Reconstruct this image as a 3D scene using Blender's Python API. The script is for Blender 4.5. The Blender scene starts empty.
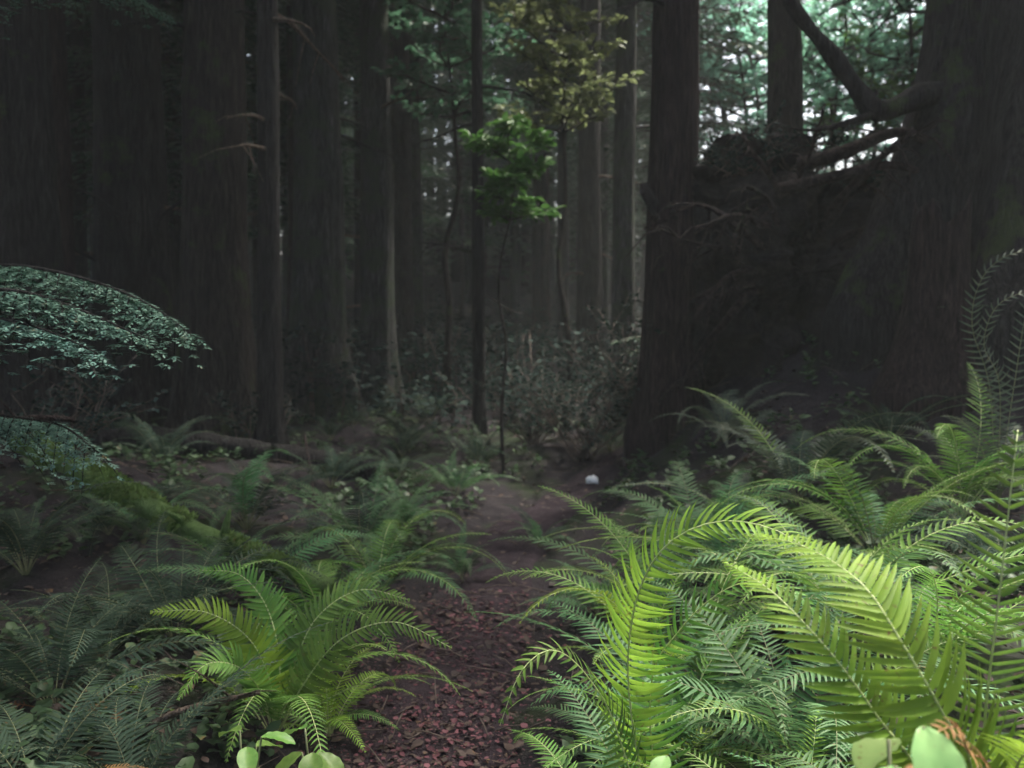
import bpy, math, random
import numpy as np
from mathutils import Vector, Matrix, noise as mn

# ------------------------------------------------------------------ camera, light, exposure
S = bpy.context.scene
COL = S.collection
CAMZ, PITCH, FPX = 1.5, math.radians(3.0), 910.0
cam_d = bpy.data.cameras.new('camera')
cam = bpy.data.objects.new('camera', cam_d); COL.objects.link(cam)
cam.location = (0, 0, CAMZ)
cam.rotation_euler = (math.radians(90) - PITCH, 0, 0)
cam_d.sensor_width = 36; cam_d.lens = FPX / 1024 * 36
cam_d.clip_start = 0.05; cam_d.clip_end = 600
cam_d.dof.use_dof = True; cam_d.dof.focus_distance = 2.3; cam_d.dof.aperture_fstop = 3.5
S.camera = cam

SUN_EL, SUN_AZ = math.radians(62), math.radians(42)     # azimuth clockwise from +Y
W = bpy.data.worlds.new('World'); S.world = W; W.use_nodes = True
nt = W.node_tree
sky = nt.nodes.new('ShaderNodeTexSky'); sky.sky_type = 'NISHITA'; sky.sun_disc = False
sky.sun_elevation = SUN_EL; sky.sun_rotation = SUN_AZ; sky.air_density = 1.0; sky.dust_density = 7.0
bg = nt.nodes['Background']; nt.links.new(sky.outputs[0], bg.inputs[0]); bg.inputs[1].default_value = 0.14
sun_d = bpy.data.lights.new('sun', 'SUN'); sun_d.energy = 4.8; sun_d.angle = math.radians(12); sun_d.color = (1, .95, .84)
sun = bpy.data.objects.new('sun', sun_d); COL.objects.link(sun)
sd = Vector((math.sin(SUN_AZ) * math.cos(SUN_EL), math.cos(SUN_AZ) * math.cos(SUN_EL), math.sin(SUN_EL)))
sun.rotation_euler = (-sd).to_track_quat('-Z', 'Y').to_euler(); sun.location = (0, 0, 30)
S.view_settings.view_transform = 'Standard'; S.view_settings.look = 'None'
S.view_settings.exposure = 1.85; S.view_settings.gamma = 1
S.render.engine = 'CYCLES'
S.cycles.use_denoising = True
S.cycles.max_bounces = 6; S.cycles.diffuse_bounces = 4; S.cycles.transmission_bounces = 4; S.cycles.glossy_bounces = 2
S.cycles.sample_clamp_indirect = 4

rng = random.Random(7)
R = math.radians
U = rng.uniform

# ------------------------------------------------------------------ small helpers
def ss(a, b, x):
    t = np.clip((x - a) / (b - a), 0, 1); return t * t * (3 - 2 * t)

PATH = np.array([[-.3, -4], [-.3, 1], [-.32, 3.17], [-.34, 3.75], [-.2, 4.5], [-.1, 5.6], [.04, 6.7], [.36, 7.9], [.8, 8.9], [1.4, 9.7], [2.4, 10.6], [4, 12]])
def path_x(y): return np.interp(y, PATH[:, 1], PATH[:, 0])

def height(x, y):
    """terrain height, works on arrays"""
    x = np.asarray(x, float); y = np.asarray(y, float)
    d = np.abs(x - path_x(y)) * (1 - .25 * ss(6, 9, y))
    h = .2 * ss(.3, 1.1, d)
    h = h + .22 * ss(.5, 1.8, x) * (1 - ss(6, 12, y))
    h = h + .15 * ss(-.8, -2.5, x)
    h = h + 1.45 * np.exp(-(((x - 3.3) / 1.7) ** 2 + ((y - 9.0) / 2.2) ** 2))
    h = h + .9 * np.exp(-(((x - 4.6) / 1.5) ** 2 + ((y - 7.0) / 1.8) ** 2))
    h = h + .45 * np.exp(-(((x + 3.9) / 1.3) ** 2 + ((y - 6.3) / 1.3) ** 2))
    h = h + .055 * np.clip(y - 10, 0, None) + .11 * np.clip(y - 30, 0, 60)
    w = np.clip(d / .5, .12, 1)
    h = h + w * (.05 * np.sin(1.9 * x + .7 * y) * np.cos(1.3 * y - x) + .03 * np.sin(4.3 * x - 2.1 * y + 1) + .02 * np.sin(7.7 * y + 3.1 * x))
    return h
def hz(x, y): return float(height(x, y))

def ray(px, py):
    r = (px - 512) / FPX; u = (384 - py) / FPX
    return Vector((r, math.cos(PITCH) + u * math.sin(PITCH), -math.sin(PITCH) + u * math.cos(PITCH)))
def at(px, py, Y):
    """world point seen at that pixel, Y metres in front of the camera"""
    d = ray(px, py); return Vector((0, 0, CAMZ)) + d * (Y / d.y)
def gx(px, Y): return Y * (px - 512) / FPX / 1.0
def ground_at(px, py):
    t = .5
    d = ray(px, py); o = Vector((0, 0, CAMZ))
    while t < 60:
        p = o + d * t
        if p.z < hz(p.x, p.y): return p
        t += .02
    return o + d * 30

class MB:
    def __init__(s): s.v = []; s.f = []; s.m = []; s.n = 0
    def add(s, v, f, m=0):
        v = np.asarray(v, float).reshape(-1, 3)
        s.v.append(v)
        off = s.n
        s.f.extend([tuple(i + off for i in q) for q in f]); s.m.extend([m] * len(f)); s.n += len(v)
    def tube(s, pts, rad, k=6, m=0, cap=True, ph=0):
        pts = [Vector(p) for p in pts]; n = len(pts)
        v = []; ref = Vector((0.13, .31, 1)).normalized()
        a = None
        for i, p in enumerate(pts):
            t = (pts[min(i + 1, n - 1)] - pts[max(i - 1, 0)]).normalized()
            if a is None:
                a = t.cross(ref)
                if a.length < .1: a = t.cross(Vector((1, 0, 0)))
            a = (a - t * a.dot(t)).normalized(); b = t.cross(a)
            for j in range(k):
                an = 2 * math.pi * j / k + ph
                q = p + (a * math.cos(an) + b * math.sin(an)) * rad[i]; v.append(q)
        f = [(i * k + j, i * k + (j + 1) % k, (i + 1) * k + (j + 1) % k, (i + 1) * k + j) for i in range(n - 1) for j in range(k)]
        if cap: f += [tuple(range(k))[::-1], tuple((n - 1) * k + j for j in range(k))]
        s.add([tuple(q) for q in v], f, m)
    def mesh(s, name, mats, smooth=True):
        me = bpy.data.meshes.new(name)
        V = np.concatenate(s.v) if s.v else np.zeros((0, 3))
        lens = np.array([len(q) for q in s.f], np.int32)
        me.vertices.add(len(V)); me.vertices.foreach_set('co', V.ravel())
        flat = np.fromiter((i for q in s.f for i in q), np.int32)
        me.loops.add(len(flat)); me.loops.foreach_set('vertex_index', flat)
        me.polygons.add(len(lens)); st = np.zeros(len(lens), np.int32); st[1:] = np.cumsum(lens)[:-1]
        me.polygons.foreach_set('loop_start', st); me.polygons.foreach_set('loop_total', lens)
        me.polygons.foreach_set('material_index', np.array(s.m, np.int32))
        me.polygons.foreach_set('use_smooth', np.full(len(lens), smooth))
        for m in mats: me.materials.append(m)
        me.update(calc_edges=True); me.validate()
        return me

def link(name, me, parent=None):
    o = bpy.data.objects.new(name, me); COL.objects.link(o)
    if parent is not None: o.parent = parent
    return o
def tag(o, label, cat, group=None):
    o['label'] = label; o['category'] = cat
    if group: o['group'] = group
    return o
def thing(name, loc, label, cat, group=None, rz=0, s=1):
    o = link(name, None); o.location = loc; o.rotation_euler = (0, 0, rz); o.scale = (s, s, s)
    return tag(o, label, cat, group)
def crom(ctrl, n):
    """Catmull-Rom through control points, n samples"""
    P = [Vector(c) for c in ctrl]; P = [P[0] * 2 - P[1]] + P + [P[-1] * 2 - P[-2]]
    out = []; m = len(P) - 3
    for i in range(n):
        t = i / (n - 1) * m; k = min(int(t), m - 1); t -= k
        a, b, c, d = P[k:k + 4]
        out.append(.5 * ((2 * b) + (c - a) * t + (2 * a - 5 * b + 4 * c - d) * t * t + (-a + 3 * b - 3 * c + d) * t ** 3))
    # even spacing
    L = [0]
    for i in range(1, n): L.append(L[-1] + (out[i] - out[i - 1]).length)
    A = np.array([tuple(o) for o in out]); q = np.linspace(0, L[-1], n)
    return [Vector((np.interp(u, L, A[:, 0]), np.interp(u, L, A[:, 1]), np.interp(u, L, A[:, 2]))) for u in q]

# ------------------------------------------------------------------ materials
def nodes(name):
    m = bpy.data.materials.new(name); m.use_nodes = True
    t = m.node_tree; b = t.nodes['Principled BSDF']
    return m, t, b
def N(t, kind, **kw):
    n = t.nodes.new(kind)
    for k, v in kw.items(): setattr(n, k, v)
    return n
def ramp(t, fac, stops):
    r = N(t, 'ShaderNodeValToRGB'); e = r.color_ramp.elements
    while len(e) < len(stops): e.new(.5)
    for i, (p, c) in enumerate(stops): e[i].position = p; e[i].color = (*c, 1)
    t.links.new(fac, r.inputs[0]); return r.outputs[0]
def noise(t, scale, detail=4, vec=None, rough=.6, dist=0):
    n = N(t, 'ShaderNodeTexNoise'); n.inputs['Scale'].default_value = scale; n.inputs['Detail'].default_value = detail
    n.inputs['Roughness'].default_value = rough; n.inputs['Distortion'].default_value = dist
    if vec is not None: t.links.new(vec, n.inputs['Vector'])
    return n.outputs['Fac']
def mixc(t, f, a, b, mode='MIX'):
    n = N(t, 'ShaderNodeMix', data_type='RGBA', blend_type=mode)
    for sck, v in ((n.inputs[0], f), (n.inputs[6], a), (n.inputs[7], b)):
        if hasattr(v, 'is_output'): t.links.new(v, sck)
        elif isinstance(v, (int, float)): sck.default_value = v
        else: sck.default_value = (*v, 1)
    return n.outputs[2]
def bump(t, b, fac, strength, dist=.01):
    n = N(t, 'ShaderNodeBump'); n.inputs['Strength'].default_value = strength; n.inputs['Distance'].default_value = dist
    t.links.new(fac, n.inputs['Height']); t.links.new(n.outputs[0], b.inputs['Normal'])

def leaf_mat(name, c1, c2, trans=.3, rough=.55, scale=9, vary=.35):
    m, t, b = nodes(name)
    co = N(t, 'ShaderNodeTexCoord').outputs['Object']
    oi = N(t, 'ShaderNodeObjectInfo').outputs['Random']
    geo = N(t, 'ShaderNodeNewGeometry').outputs['Random Per Island']
    col = ramp(t, noise(t, scale, 3, co), [(.3, c1), (.72, c2)])
    v = N(t, 'ShaderNodeMath', operation='ADD'); t.links.new(oi, v.inputs[0]); t.links.new(geo, v.inputs[1])
    hsv = N(t, 'ShaderNodeHueSaturation')
    mr = N(t, 'ShaderNodeMapRange'); mr.inputs[1].default_value = 0; mr.inputs[2].default_value = 2
    mr.inputs[3].default_value = 1 - vary; mr.inputs[4].default_value = 1 + vary
    t.links.new(v.outputs[0], mr.inputs[0]); t.links.new(mr.outputs[0], hsv.inputs['Value'])
    mh = N(t, 'ShaderNodeMapRange'); mh.inputs[3].default_value = .48; mh.inputs[4].default_value = .515
    t.links.new(oi, mh.inputs[0]); t.links.new(mh.outputs[0], hsv.inputs['Hue'])
    sp = N(t, 'ShaderNodeMapRange'); sp.inputs[1].default_value = .60; sp.inputs[2].default_value = .70
    t.links.new(noise(t, scale * 5, 5, co, .7), sp.inputs[0])
    col = mixc(t, sp.outputs[0], col, (.16, .10, .04))
    t.links.new(col, hsv.inputs['Color'])
    t.links.new(hsv.outputs[0], b.inputs['Base Color'])
    b.inputs['Roughness'].default_value = rough
    b.inputs['Specular IOR Level'].default_value = .05 if rough > .65 and 'litter' not in name else .25
    tr = N(t, 'ShaderNodeBsdfTranslucent'); t.links.new(hsv.outputs[0], tr.inputs[0])
    mx = N(t, 'ShaderNodeMixShader'); mx.inputs[0].default_value = trans
    t.links.new(b.outputs[0], mx.inputs[1]); t.links.new(tr.outputs[0], mx.inputs[2])
    t.links.new(mx.outputs[0], t.nodes['Material Output'].inputs[0])
    return m

def bark_mat(name, c1, c2, c3, moss=.0, mossc=(.03, .042, .015), zs=.11, scale=14):
    m, t, b = nodes(name)
    co = N(t, 'ShaderNodeTexCoord').outputs['Object']
    mp = N(t, 'ShaderNodeMapping'); mp.inputs['Scale'].default_value = (1, 1, zs); t.links.new(co, mp.inputs[0])
    n1 = noise(t, scale, 7, mp.outputs[0], .7, 1.2); n2 = noise(t, scale * 3.5, 5, mp.outputs[0], .7)
    col = ramp(t, n1, [(.3, c1), (.52, c2), (.75, c3)])
    col = mixc(t, .8, col, ramp(t, n2, [(.35, (.15, .15, .15)), (.62, (1.6, 1.6, 1.6))]), 'MULTIPLY')
    if moss:
        n3 = noise(t, 1.6, 6, co, .7)
        f = N(t, 'ShaderNodeMapRange'); f.inputs[1].default_value = .62 - moss * .3; f.inputs[2].default_value = .72 - moss * .3
        t.links.new(n3, f.inputs[0])
        col = mixc(t, f.outputs[0], col, mixc(t, noise(t, 30, 3, co), mossc, tuple(c * 2 for c in mossc)))
    t.links.new(col, b.inputs['Base Color']); b.inputs['Roughness'].default_value = .9
    b.inputs['Specular IOR Level'].default_value = .2
    ad = N(t, 'ShaderNodeMath', operation='ADD'); t.links.new(n1, ad.inputs[0]); t.links.new(n2, ad.inputs[1])
    bump(t, b, ad.outputs[0], 1.0, .07)
    return m

def earth_mat(name, stops, moss=None, scale=7):
    m, t, b = nodes(name)
    co = N(t, 'ShaderNodeTexCoord').outputs['Object']
    n1 = noise(t, scale, 8, co, .72); n2 = noise(t, 1.1, 4, co, .6); n3 = noise(t, scale * 9, 4, co, .7)
    col = ramp(t, n1, stops)
    col = mixc(t, .7, col, ramp(t, n3, [(.3, (.35, .32, .32)), (.7, (1.5, 1.45, 1.4))]), 'MULTIPLY')
    if moss:
        f = ramp(t, n2, [(.5, (0, 0, 0)), (.64, (1, 1, 1))])
        col = mixc(t, f, col, mixc(t, n3, moss, tuple(c * .35 for c in moss)))
    t.links.new(col, b.inputs['Base Color']); b.inputs['Roughness'].default_value = .95
    b.inputs['Specular IOR Level'].default_value = .15
    ad = N(t, 'ShaderNodeMath', operation='ADD'); t.links.new(n1, ad.inputs[0]); t.links.new(n3, ad.inputs[1])
    bump(t, b, ad.outputs[0], .8, .03)
    return m

def plain(name, c, rough=.7, c2=None, scale=20):
    m, t, b = nodes(name)
    co = N(t, 'ShaderNodeTexCoord').outputs['Object']
    t.links.new(ramp(t, noise(t, scale, 4, co), [(.3, c), (.7, c2 or tuple(x * 1.4 for x in c))]), b.inputs['Base Color'])
    b.inputs['Roughness'].default_value = rough; return m

M = dict(
    ground=earth_mat('forest_soil', [(.3, (.012, .010, .012)), (.5, (.027, .023, .027)), (.7, (.052, .044, .047))], moss=(.03, .05, .018)),
    path=earth_mat('path_dirt', [(.3, (.017, .012, .016)), (.5, (.036, .026, .033)), (.72, (.066, .049, .058))], scale=11),
    bark_dark=bark_mat('dark_bark', (.012, .011, .011), (.027, .024, .024), (.055, .050, .049), .15),
    bark_red=bark_mat('reddish_bark', (.014, .009, .009), (.034, .021, .021), (.065, .042, .041), .05),
    bark_grey=bark_mat('grey_bark', (.022, .022, .022), (.05, .05, .049), (.10, .10, .098), .45, (.03, .04, .025)),
    bark_brown=bark_mat('brown_bark', (.014, .011, .010), (.032, .026, .023), (.066, .054, .046), .25),
    root=bark_mat('root_bark', (.016, .011, .010), (.038, .026, .024), (.075, .052, .048), .1, zs=1, scale=6),
    mossy=bark_mat('mossy_bark', (.02, .02, .012), (.05, .045, .03), (.09, .085, .06), 1.0, (.09, .15, .045)),
    deadwood=bark_mat('dead_wood', (.06, .045, .035), (.12, .09, .07), (.2, .16, .13), .1),
    rootsoil=earth_mat('root_soil', [(.3, (.012, .011, .010)), (.5, (.028, .024, .023)), (.7, (.055, .046, .044))], scale=8),
    fern_lime=leaf_mat('lime_fern_leaf', (.15, .30, .035), (.25, .40, .05), .45, .6, 14, .5),
    fern_green=leaf_mat('green_fern_leaf', (.075, .19, .035), (.15, .28, .05), .38, .6, 12, .5),
    fern_blue=leaf_mat('shade_tinted_fern_leaf', (.06, .16, .06), (.105, .22, .085), .34),  # cool skylight of the shade tinted into the leaf colour
    fern_dim=leaf_mat('shade_darkened_fern_leaf', (.026, .05, .034), (.052, .082, .055), .25, .7),  # fern leaf copy with the dimness of shade put into its colour
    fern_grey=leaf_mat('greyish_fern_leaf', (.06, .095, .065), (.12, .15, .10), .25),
    fern_dead=leaf_mat('withered_fern_leaf', (.16, .08, .035), (.28, .15, .06), .25),
    rachis=plain('fern_stalk', (.34, .42, .15), .5, (.44, .50, .22)),
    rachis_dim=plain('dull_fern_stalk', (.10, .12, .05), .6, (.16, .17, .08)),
    rachis_dead=plain('withered_stalk', (.20, .10, .04), .7),
    needle_teal=leaf_mat('hemlock_needles', (.075, .17, .135), (.15, .26, .21), .2, .5, 6),
    needle_dark=leaf_mat('conifer_needles', (.022, .055, .032), (.05, .095, .05), .2, .5, 1.2),
    leaf_maple=leaf_mat('maple_leaf', (.05, .13, .03), (.09, .18, .045), .35),
    leaf_yellow=leaf_mat('yellowing_leaf', (.11, .16, .065), (.18, .22, .10), .45),
    leaf_teal_lit=leaf_mat('skylit_alder_leaf', (.13, .31, .22), (.22, .42, .32), .68),  # skylight of the gap put into a brighter leaf colour
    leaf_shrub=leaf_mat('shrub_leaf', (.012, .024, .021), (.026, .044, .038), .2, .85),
    salal=leaf_mat('salal_leaf', (.075, .18, .035), (.15, .27, .06), .3, .45, 30, .5),
    salal_pale=leaf_mat('pale_broad_leaf', (.22, .40, .14), (.34, .50, .20), .3, .35, 14),
    leaf_teal_dim=leaf_mat('shaded_alder_leaf', (.05, .125, .08), (.085, .18, .115), .4),  # darker copy of the alder leaf, for the tree outside the gap
    moss=leaf_mat('moss_tuft', (.10, .17, .045), (.17, .25, .08), .3, .8, 6, .5),
    litter=leaf_mat('litter_leaf', (.03, .022, .020), (.095, .065, .05), .1, .7, 2, .7),
    litter_red=leaf_mat('litter_red_leaf', (.075, .022, .03), (.15, .058, .065), .1, .7, 2, .7),
    herb=leaf_mat('ground_herb_leaf', (.04, .085, .04), (.075, .13, .055), .3, .5, 3, .5),
    twig=plain('twig_bark', (.05, .035, .028), .9, (.12, .09, .075)),
    stone=plain('pale_quartz', (.78, .78, .74), .55, (.9, .9, .88)),
)

# ------------------------------------------------------------------ ground and path
def sheet(name, xs, ys, fz, mat):
    X, Y = np.meshgrid(xs, ys); Z = fz(X, Y)
    nx, ny = len(xs), len(ys)
    mb = MB(); mb.add(np.stack([X, Y, Z], -1).reshape(-1, 3), [(j * nx + i, j * nx + i + 1, (j + 1) * nx + i + 1, (j + 1) * nx + i) for j in range(ny - 1) for i in range(nx - 1)])
    o = link(name, mb.mesh(name, [mat])); o['kind'] = 'structure'; return o
def rough(X, Y, a=.03):
    V = np.vectorize(lambda x, y: mn.fractal(Vector((x * 2.3, y * 2.3, 0)), .9, 2.1, 4))
    near = (np.abs(X) < 8) & (Y < 14) & (Y > -2)
    Z = np.zeros_like(X); Z[near] = V(X[near], Y[near]); return a * Z
xs = np.concatenate([np.linspace(-95, -9, 22), np.linspace(-8, 8, 200), np.linspace(9, 95, 22)])
ys = np.concatenate([np.linspace(-50, -3, 12), np.linspace(-2, 13, 190), np.linspace(13.5, 40, 30), np.linspace(42, 120, 16)])
def gz(X, Y):
    d = np.abs(X - path_x(Y))
    inp = (1 - ss(.34, .5, d)) * (Y < 12)
    return height(X, Y) + rough(X, Y) * ss(.2, .6, d) - .012 * inp
sheet('ground', xs, ys, gz, M['ground'])
# the path follows its own bends: a ribbon just above the ground
py_ = np.linspace(-3, 11.2, 240); across = np.linspace(-1, 1, 17)
mb = MB(); V = []
for y in py_:
    cx = path_x(y)
    wl = .27 + .05 * math.sin(2.1 * y) + .03 * math.sin(5.3 * y + 1); wr = .27 + .05 * math.sin(1.7 * y + 2) + .03 * math.sin(6.1 * y)
    for a in across:
        x = cx + a * (wl if a < 0 else wr)
        e = abs(a) ** 3
        V.append((x, y, hz(x, y) + .022 * mn.fractal(Vector((x * 4, y * 4, 3)), .9, 2, 4) * (1 - e) + .012 - .03 * e ** 2))
k = len(across)
mb.add(V, [(j * k + i, j * k + i + 1, (j + 1) * k + i + 1, (j + 1) * k + i) for j in range(len(py_) - 1) for i in range(k - 1)])
o = link('dirt_path', mb.mesh('dirt_path', [M['path']])); o['kind'] = 'structure'

# ------------------------------------------------------------------ trees
def trunk_mesh(name, r, H, mat, lean=(0, 0), flare=.9, furrow=.07, seed=0, sides=40, wob=.12):
    mb = MB(); zs = [-.5, -.25, -.05, .1, .25, .45, .7, 1, 1.4, 1.9]
    z = 2.4
    while z < H: zs.append(z); z += .5 + .04 * z
    zs.append(H)
    v = []
    for z in zs:
        t = max(z, 0) / H
        rr = r * (1 - .75 * t) * (1 + flare * math.exp(-max(z, 0) / (r * 1.6 + .12)))
        cx = lean[0] * z + wob * r * math.sin(z * .5 + seed); cy = lean[1] * z + wob * r * math.cos(z * .43 + seed * 2)
        for j in range(sides):
            a = 2 * math.pi * j / sides
            lob = 1 + .22 * math.exp(-max(z, 0) / (r * 2 + .1)) * math.sin(5 * a + seed) + .1 * math.exp(-max(z, 0) / (r * 2)) * math.sin(9 * a + 2 * seed)
            fu = furrow * (mn.noise(Vector((math.cos(a) * 4.5, math.sin(a) * 4.5, z * .7 + seed * 7))) + .6 * mn.noise(Vector((math.cos(a) * 11, math.sin(a) * 11, z * 1.6 + seed))))
            q = rr * lob * (1 + fu * 1.6)
            v.append((cx + q * math.cos(a), cy + q * math.sin(a), z))
    n = len(zs)
    mb.add(v, [(i * sides + j, i * sides + (j + 1) % sides, (i + 1) * sides + (j + 1) % sides, (i + 1) * sides + j) for i in range(n - 1) for j in range(sides)] + [tuple((n - 1) * sides + j for j in range(sides))])
    return mb.mesh(name, [mat])

def quad_leaf(c, d, side, L, Wd):
    """a small pointed leaf of two faces"""
    return [c, c + d * L * .45 + side * Wd, c + d * L, c + d * L * .45 - side * Wd]

def bough(mb, base, dirv, L, rnd, leaf=.09, step=.075, m=0, droop=.5, wood=1):
    """flat drooping conifer bough: stem, side twigs, flat needle blades"""
    d = Vector(dirv).normalized(); side = d.cross(Vector((0, 0, 1))).normalized()
    pts = []
    n = 7
    for i in range(n):
        s = i / (n - 1); pts.append(base + d * (L * s) + Vector((0, 0, -droop * L * s * s)))
    mb.tube(pts, [.022 * L * (1 - .85 * i / (n - 1)) * .5 for i in range(n)], 4, wood)
    ns = int(L / step); v = []; f = []
    for i in range(2, ns):
        s = i / ns; q = s * (n - 1); k = min(int(q), n - 2); p = pts[k].lerp(pts[k + 1], q - k)
        for sg in (-1, 1):
            tl = L * .38 * (1 - s) ** .7 * rnd.uniform(.6, 1.1) + leaf
            td = (side * sg * rnd.uniform(.75, 1) + d * rnd.uniform(.4, .8) + Vector((0, 0, rnd.uniform(-.45, -.05)))).normalized()
            m_ = max(2, int(tl / (leaf * .8)))
            for j in range(m_):
                c = p + td * (tl * (j + .3) / m_) + Vector((0, 0, -.25 * tl * (j / m_) ** 2))
                for g in (-1, 1):
                    ld = (td + side.cross(td) * rnd.uniform(-.2, .2) + td.cross(Vector((0, 0, 1))) * g * rnd.uniform(.3, .9) + Vector((0, 0, rnd.uniform(-.4, .1)))).normalized()
                    sd_ = ld.cross(Vector((rnd.uniform(-.4, .4), rnd.uniform(-.4, .4), 1))).normalized()
                    o = len(v); v += [tuple(x) for x in quad_leaf(c, ld, sd_, leaf * rnd.uniform(.8, 1.5), leaf * .22)]
                    f.append((o, o + 1, o + 2, o + 3))
    mb.add(v, f, m)

def conifer_crown(name, H0, H1, Rmax, nb, seed, mat, leaf=.16, step=.16, bark=None):
    rnd = random.Random(seed); mb = MB()
    for i in range(nb):
        t = (i + rnd.random()) / nb; z = H0 + (H1 - H0) * t
        L = Rmax * (1 - .75 * t) * rnd.uniform(.65, 1.1) * (.75 + .25 * min(1, t * 6)); a = i * 2.4 + rnd.uniform(-.4, .4)
        bough(mb, Vector((0, 0, z)), (math.cos(a), math.sin(a), rnd.uniform(-.05, .3)), L, rnd, leaf, step, 0, rnd.uniform(.15, .4))
    return mb.mesh(name, [mat, bark or M['bark_dark']])
CROWNS = [conifer_crown('conifer_crown', 7.0, 19, 3.9, 64, s, M['needle_dark']) for s in (1, 2, 3)]
LOWCROWNS = [conifer_crown('conifer_crown', 3.0, 17, 3.0, 80, s, M['needle_dark'], .17, .17) for s in (4, 5)]

def dead_limbs(root, r, rnd, n, z0, z1, mat, Lmax):
    for i in range(n):
        z = z0 + (z1 - z0) * rnd.random(); a = rnd.uniform(0, 6.28); L = rnd.uniform(.4, 1) * Lmax
        d = Vector((math.cos(a), math.sin(a), rnd.uniform(-.2, .15)))
        pts = [d * (r * .5) + Vector((0, 0, z))]
        for j in range(5):
            d = (d + Vector((rnd.uniform(-.18, .18), rnd.uniform(-.18, .18), rnd.uniform(-.22, .08)))).normalized(); pts.append(pts[-1] + d * L / 5)
        mb = MB(); mb.tube(pts, [.022 * Lmax * (1 - .16 * j) for j in range(6)], 5)
        for j in (2, 3, 4):
            d2 = (d + Vector((rnd.uniform(-.9, .9), rnd.uniform(-.9, .9), rnd.uniform(-.7, .2)))).normalized()
            mb.tube([pts[j], pts[j] + d2 * L * .2, pts[j] + d2 * L * .38 + Vector((0, 0, -.05))], [.009, .006, .003], 4)
        link('branch', mb.mesh('branch', [mat]), root)

def tree(px, Wpx, Y, mat, label, name='conifer_tree', lean=(0, 0), H=20, seed=1, crown=0, flare=.6, limbs=3, furrow=.08, group=None, ztop=5, cs=1):
    r = Wpx / 2 * Y / FPX; x = gx(px, Y)
    rt = thing(name, (x, Y, hz(x, Y)), label, 'tree', group)
    link('trunk', trunk_mesh('trunk', r, H, M[mat], lean, flare, furrow, seed), rt)
    if crown is not None:
        c = link('crown', (CROWNS + LOWCROWNS)[crown], rt); c.rotation_euler = (0, 0, seed * 1.7); c.location = (lean[0] * 9, lean[1] * 9, 0)
    if crown is not None and cs != 1: c.scale = (cs, cs, 1)  # crown above the view, its width shaped to tune the sun below
    dead_limbs(rt, r, random.Random(seed * 11 + 3), limbs, 1.5, ztop, M['deadwood'] if seed % 2 else M['bark_dark'], 1.2)
    return rt

tree(18, 84, 8.6, 'bark_dark', 'broad dark trunk at the left border above the upper hemlock bough', seed=1, crown=0)
tree(68, 20, 10, 'bark_red', 'thin reddish trunk just right of the broad trunk at the left border', seed=2, crown=1, limbs=4, lean=(-.006, 0))
tree(138, 74, 10.5, 'bark_dark', 'straight dark trunk rising behind the tip of the upper hemlock bough', seed=3, crown=2)
tree(222, 66, 9.4, 'bark_brown', 'thick brownish dark trunk left of the pair of slim dark trunks', seed=4, crown=0)
tree(271, 24, 8.8, 'bark_dark', 'slim black trunk hard against the thick brownish trunk', seed=5, crown=1, limbs=5)
tree(316, 52, 12, 'bark_grey', 'grey lichen mottled trunk beside a slim black trunk', seed=6, crown=2, limbs=2)
tree(376, 34, 13, 'bark_grey', 'medium grey trunk between the mottled trunk and the sapling in the middle', seed=7, crown=0, lean=(.004, 0))
tree(478, 13, 11.5, 'bark_dark', 'very thin dark pole of a tree beside the bright green maple sapling', seed=8, crown=None, limbs=4, flare=.3)
tree(590, 26, 15, 'bark_dark', 'dark slim trunk far behind the grey leaved shrub', seed=9, crown=None)
tree(624, 24, 12.5, 'bark_grey', 'narrow pale grey trunk touching the big reddish black trunk', seed=10, crown=2, cs=.42, limbs=2)
tree(670, 52, 8.4, 'bark_red', 'big reddish black trunk left of the bright gap in the canopy', seed=12, crown=2, cs=.82, limbs=2, flare=.4)
tree(783, 40, 12.5, 'bark_brown', 'brown trunk standing inside the bright canopy gap behind the root plate', seed=13, crown=None, lean=(-.012, 0), limbs=0, flare=.4)

tree(1012, 40, 12.0, 'bark_dark', 'dark tree added almost hidden behind the huge buttressed trunk to shade the root plate', seed=14, crown=0, limbs=0)  # extra tree whose crown keeps the sun off the root plate
# giant trunk at the right with buttress roots, its bent limb crosses the gap
Yg = 7.6
xg = gx(1030, Yg)
g = thing('giant_tree', (xg, Yg, hz(xg, Yg) - .2), 'huge dark buttressed trunk filling the upper right corner', 'tree')
link('trunk', trunk_mesh('trunk', .80, 22, M['bark_dark'], (.0, 0), .75, .10, 5, 64), g)
c = link('crown', CROWNS[1], g); c.rotation_euler = (0, 0, 2); c.scale = (.35, .35, 1); c.location = (.5, -.5, 6)  # unseen crown kept narrow so the sun reaches the ferns
def wpt(px, py, Y): return at(px, py, Y) - g.location
mb = MB(); lp = crom([wpt(975, 95, 7.6), wpt(925, 95, 7.4), wpt(880, 112, 7.3), wpt(858, 90, 7.3), wpt(830, 52, 7.3), wpt(795, 10, 7.3), wpt(770, -40, 7.3)], 26)
mb.tube(lp, [.115 - .003 * i + .01 * math.sin(i * 1.3) for i in range(26)], 10)
link('limb', mb.mesh('limb', [M['bark_dark']]), g)
mb = MB(); lp = crom([wpt(885, 110, 7.3), wpt(850, 122, 7.2), wpt(815, 130, 7.1), wpt(790, 128, 7.0)], 12)
mb.tube(lp, [.04 - .003 * i for i in range(12)], 7); link('limb', mb.mesh('limb', [M['bark_brown']]), g)

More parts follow.
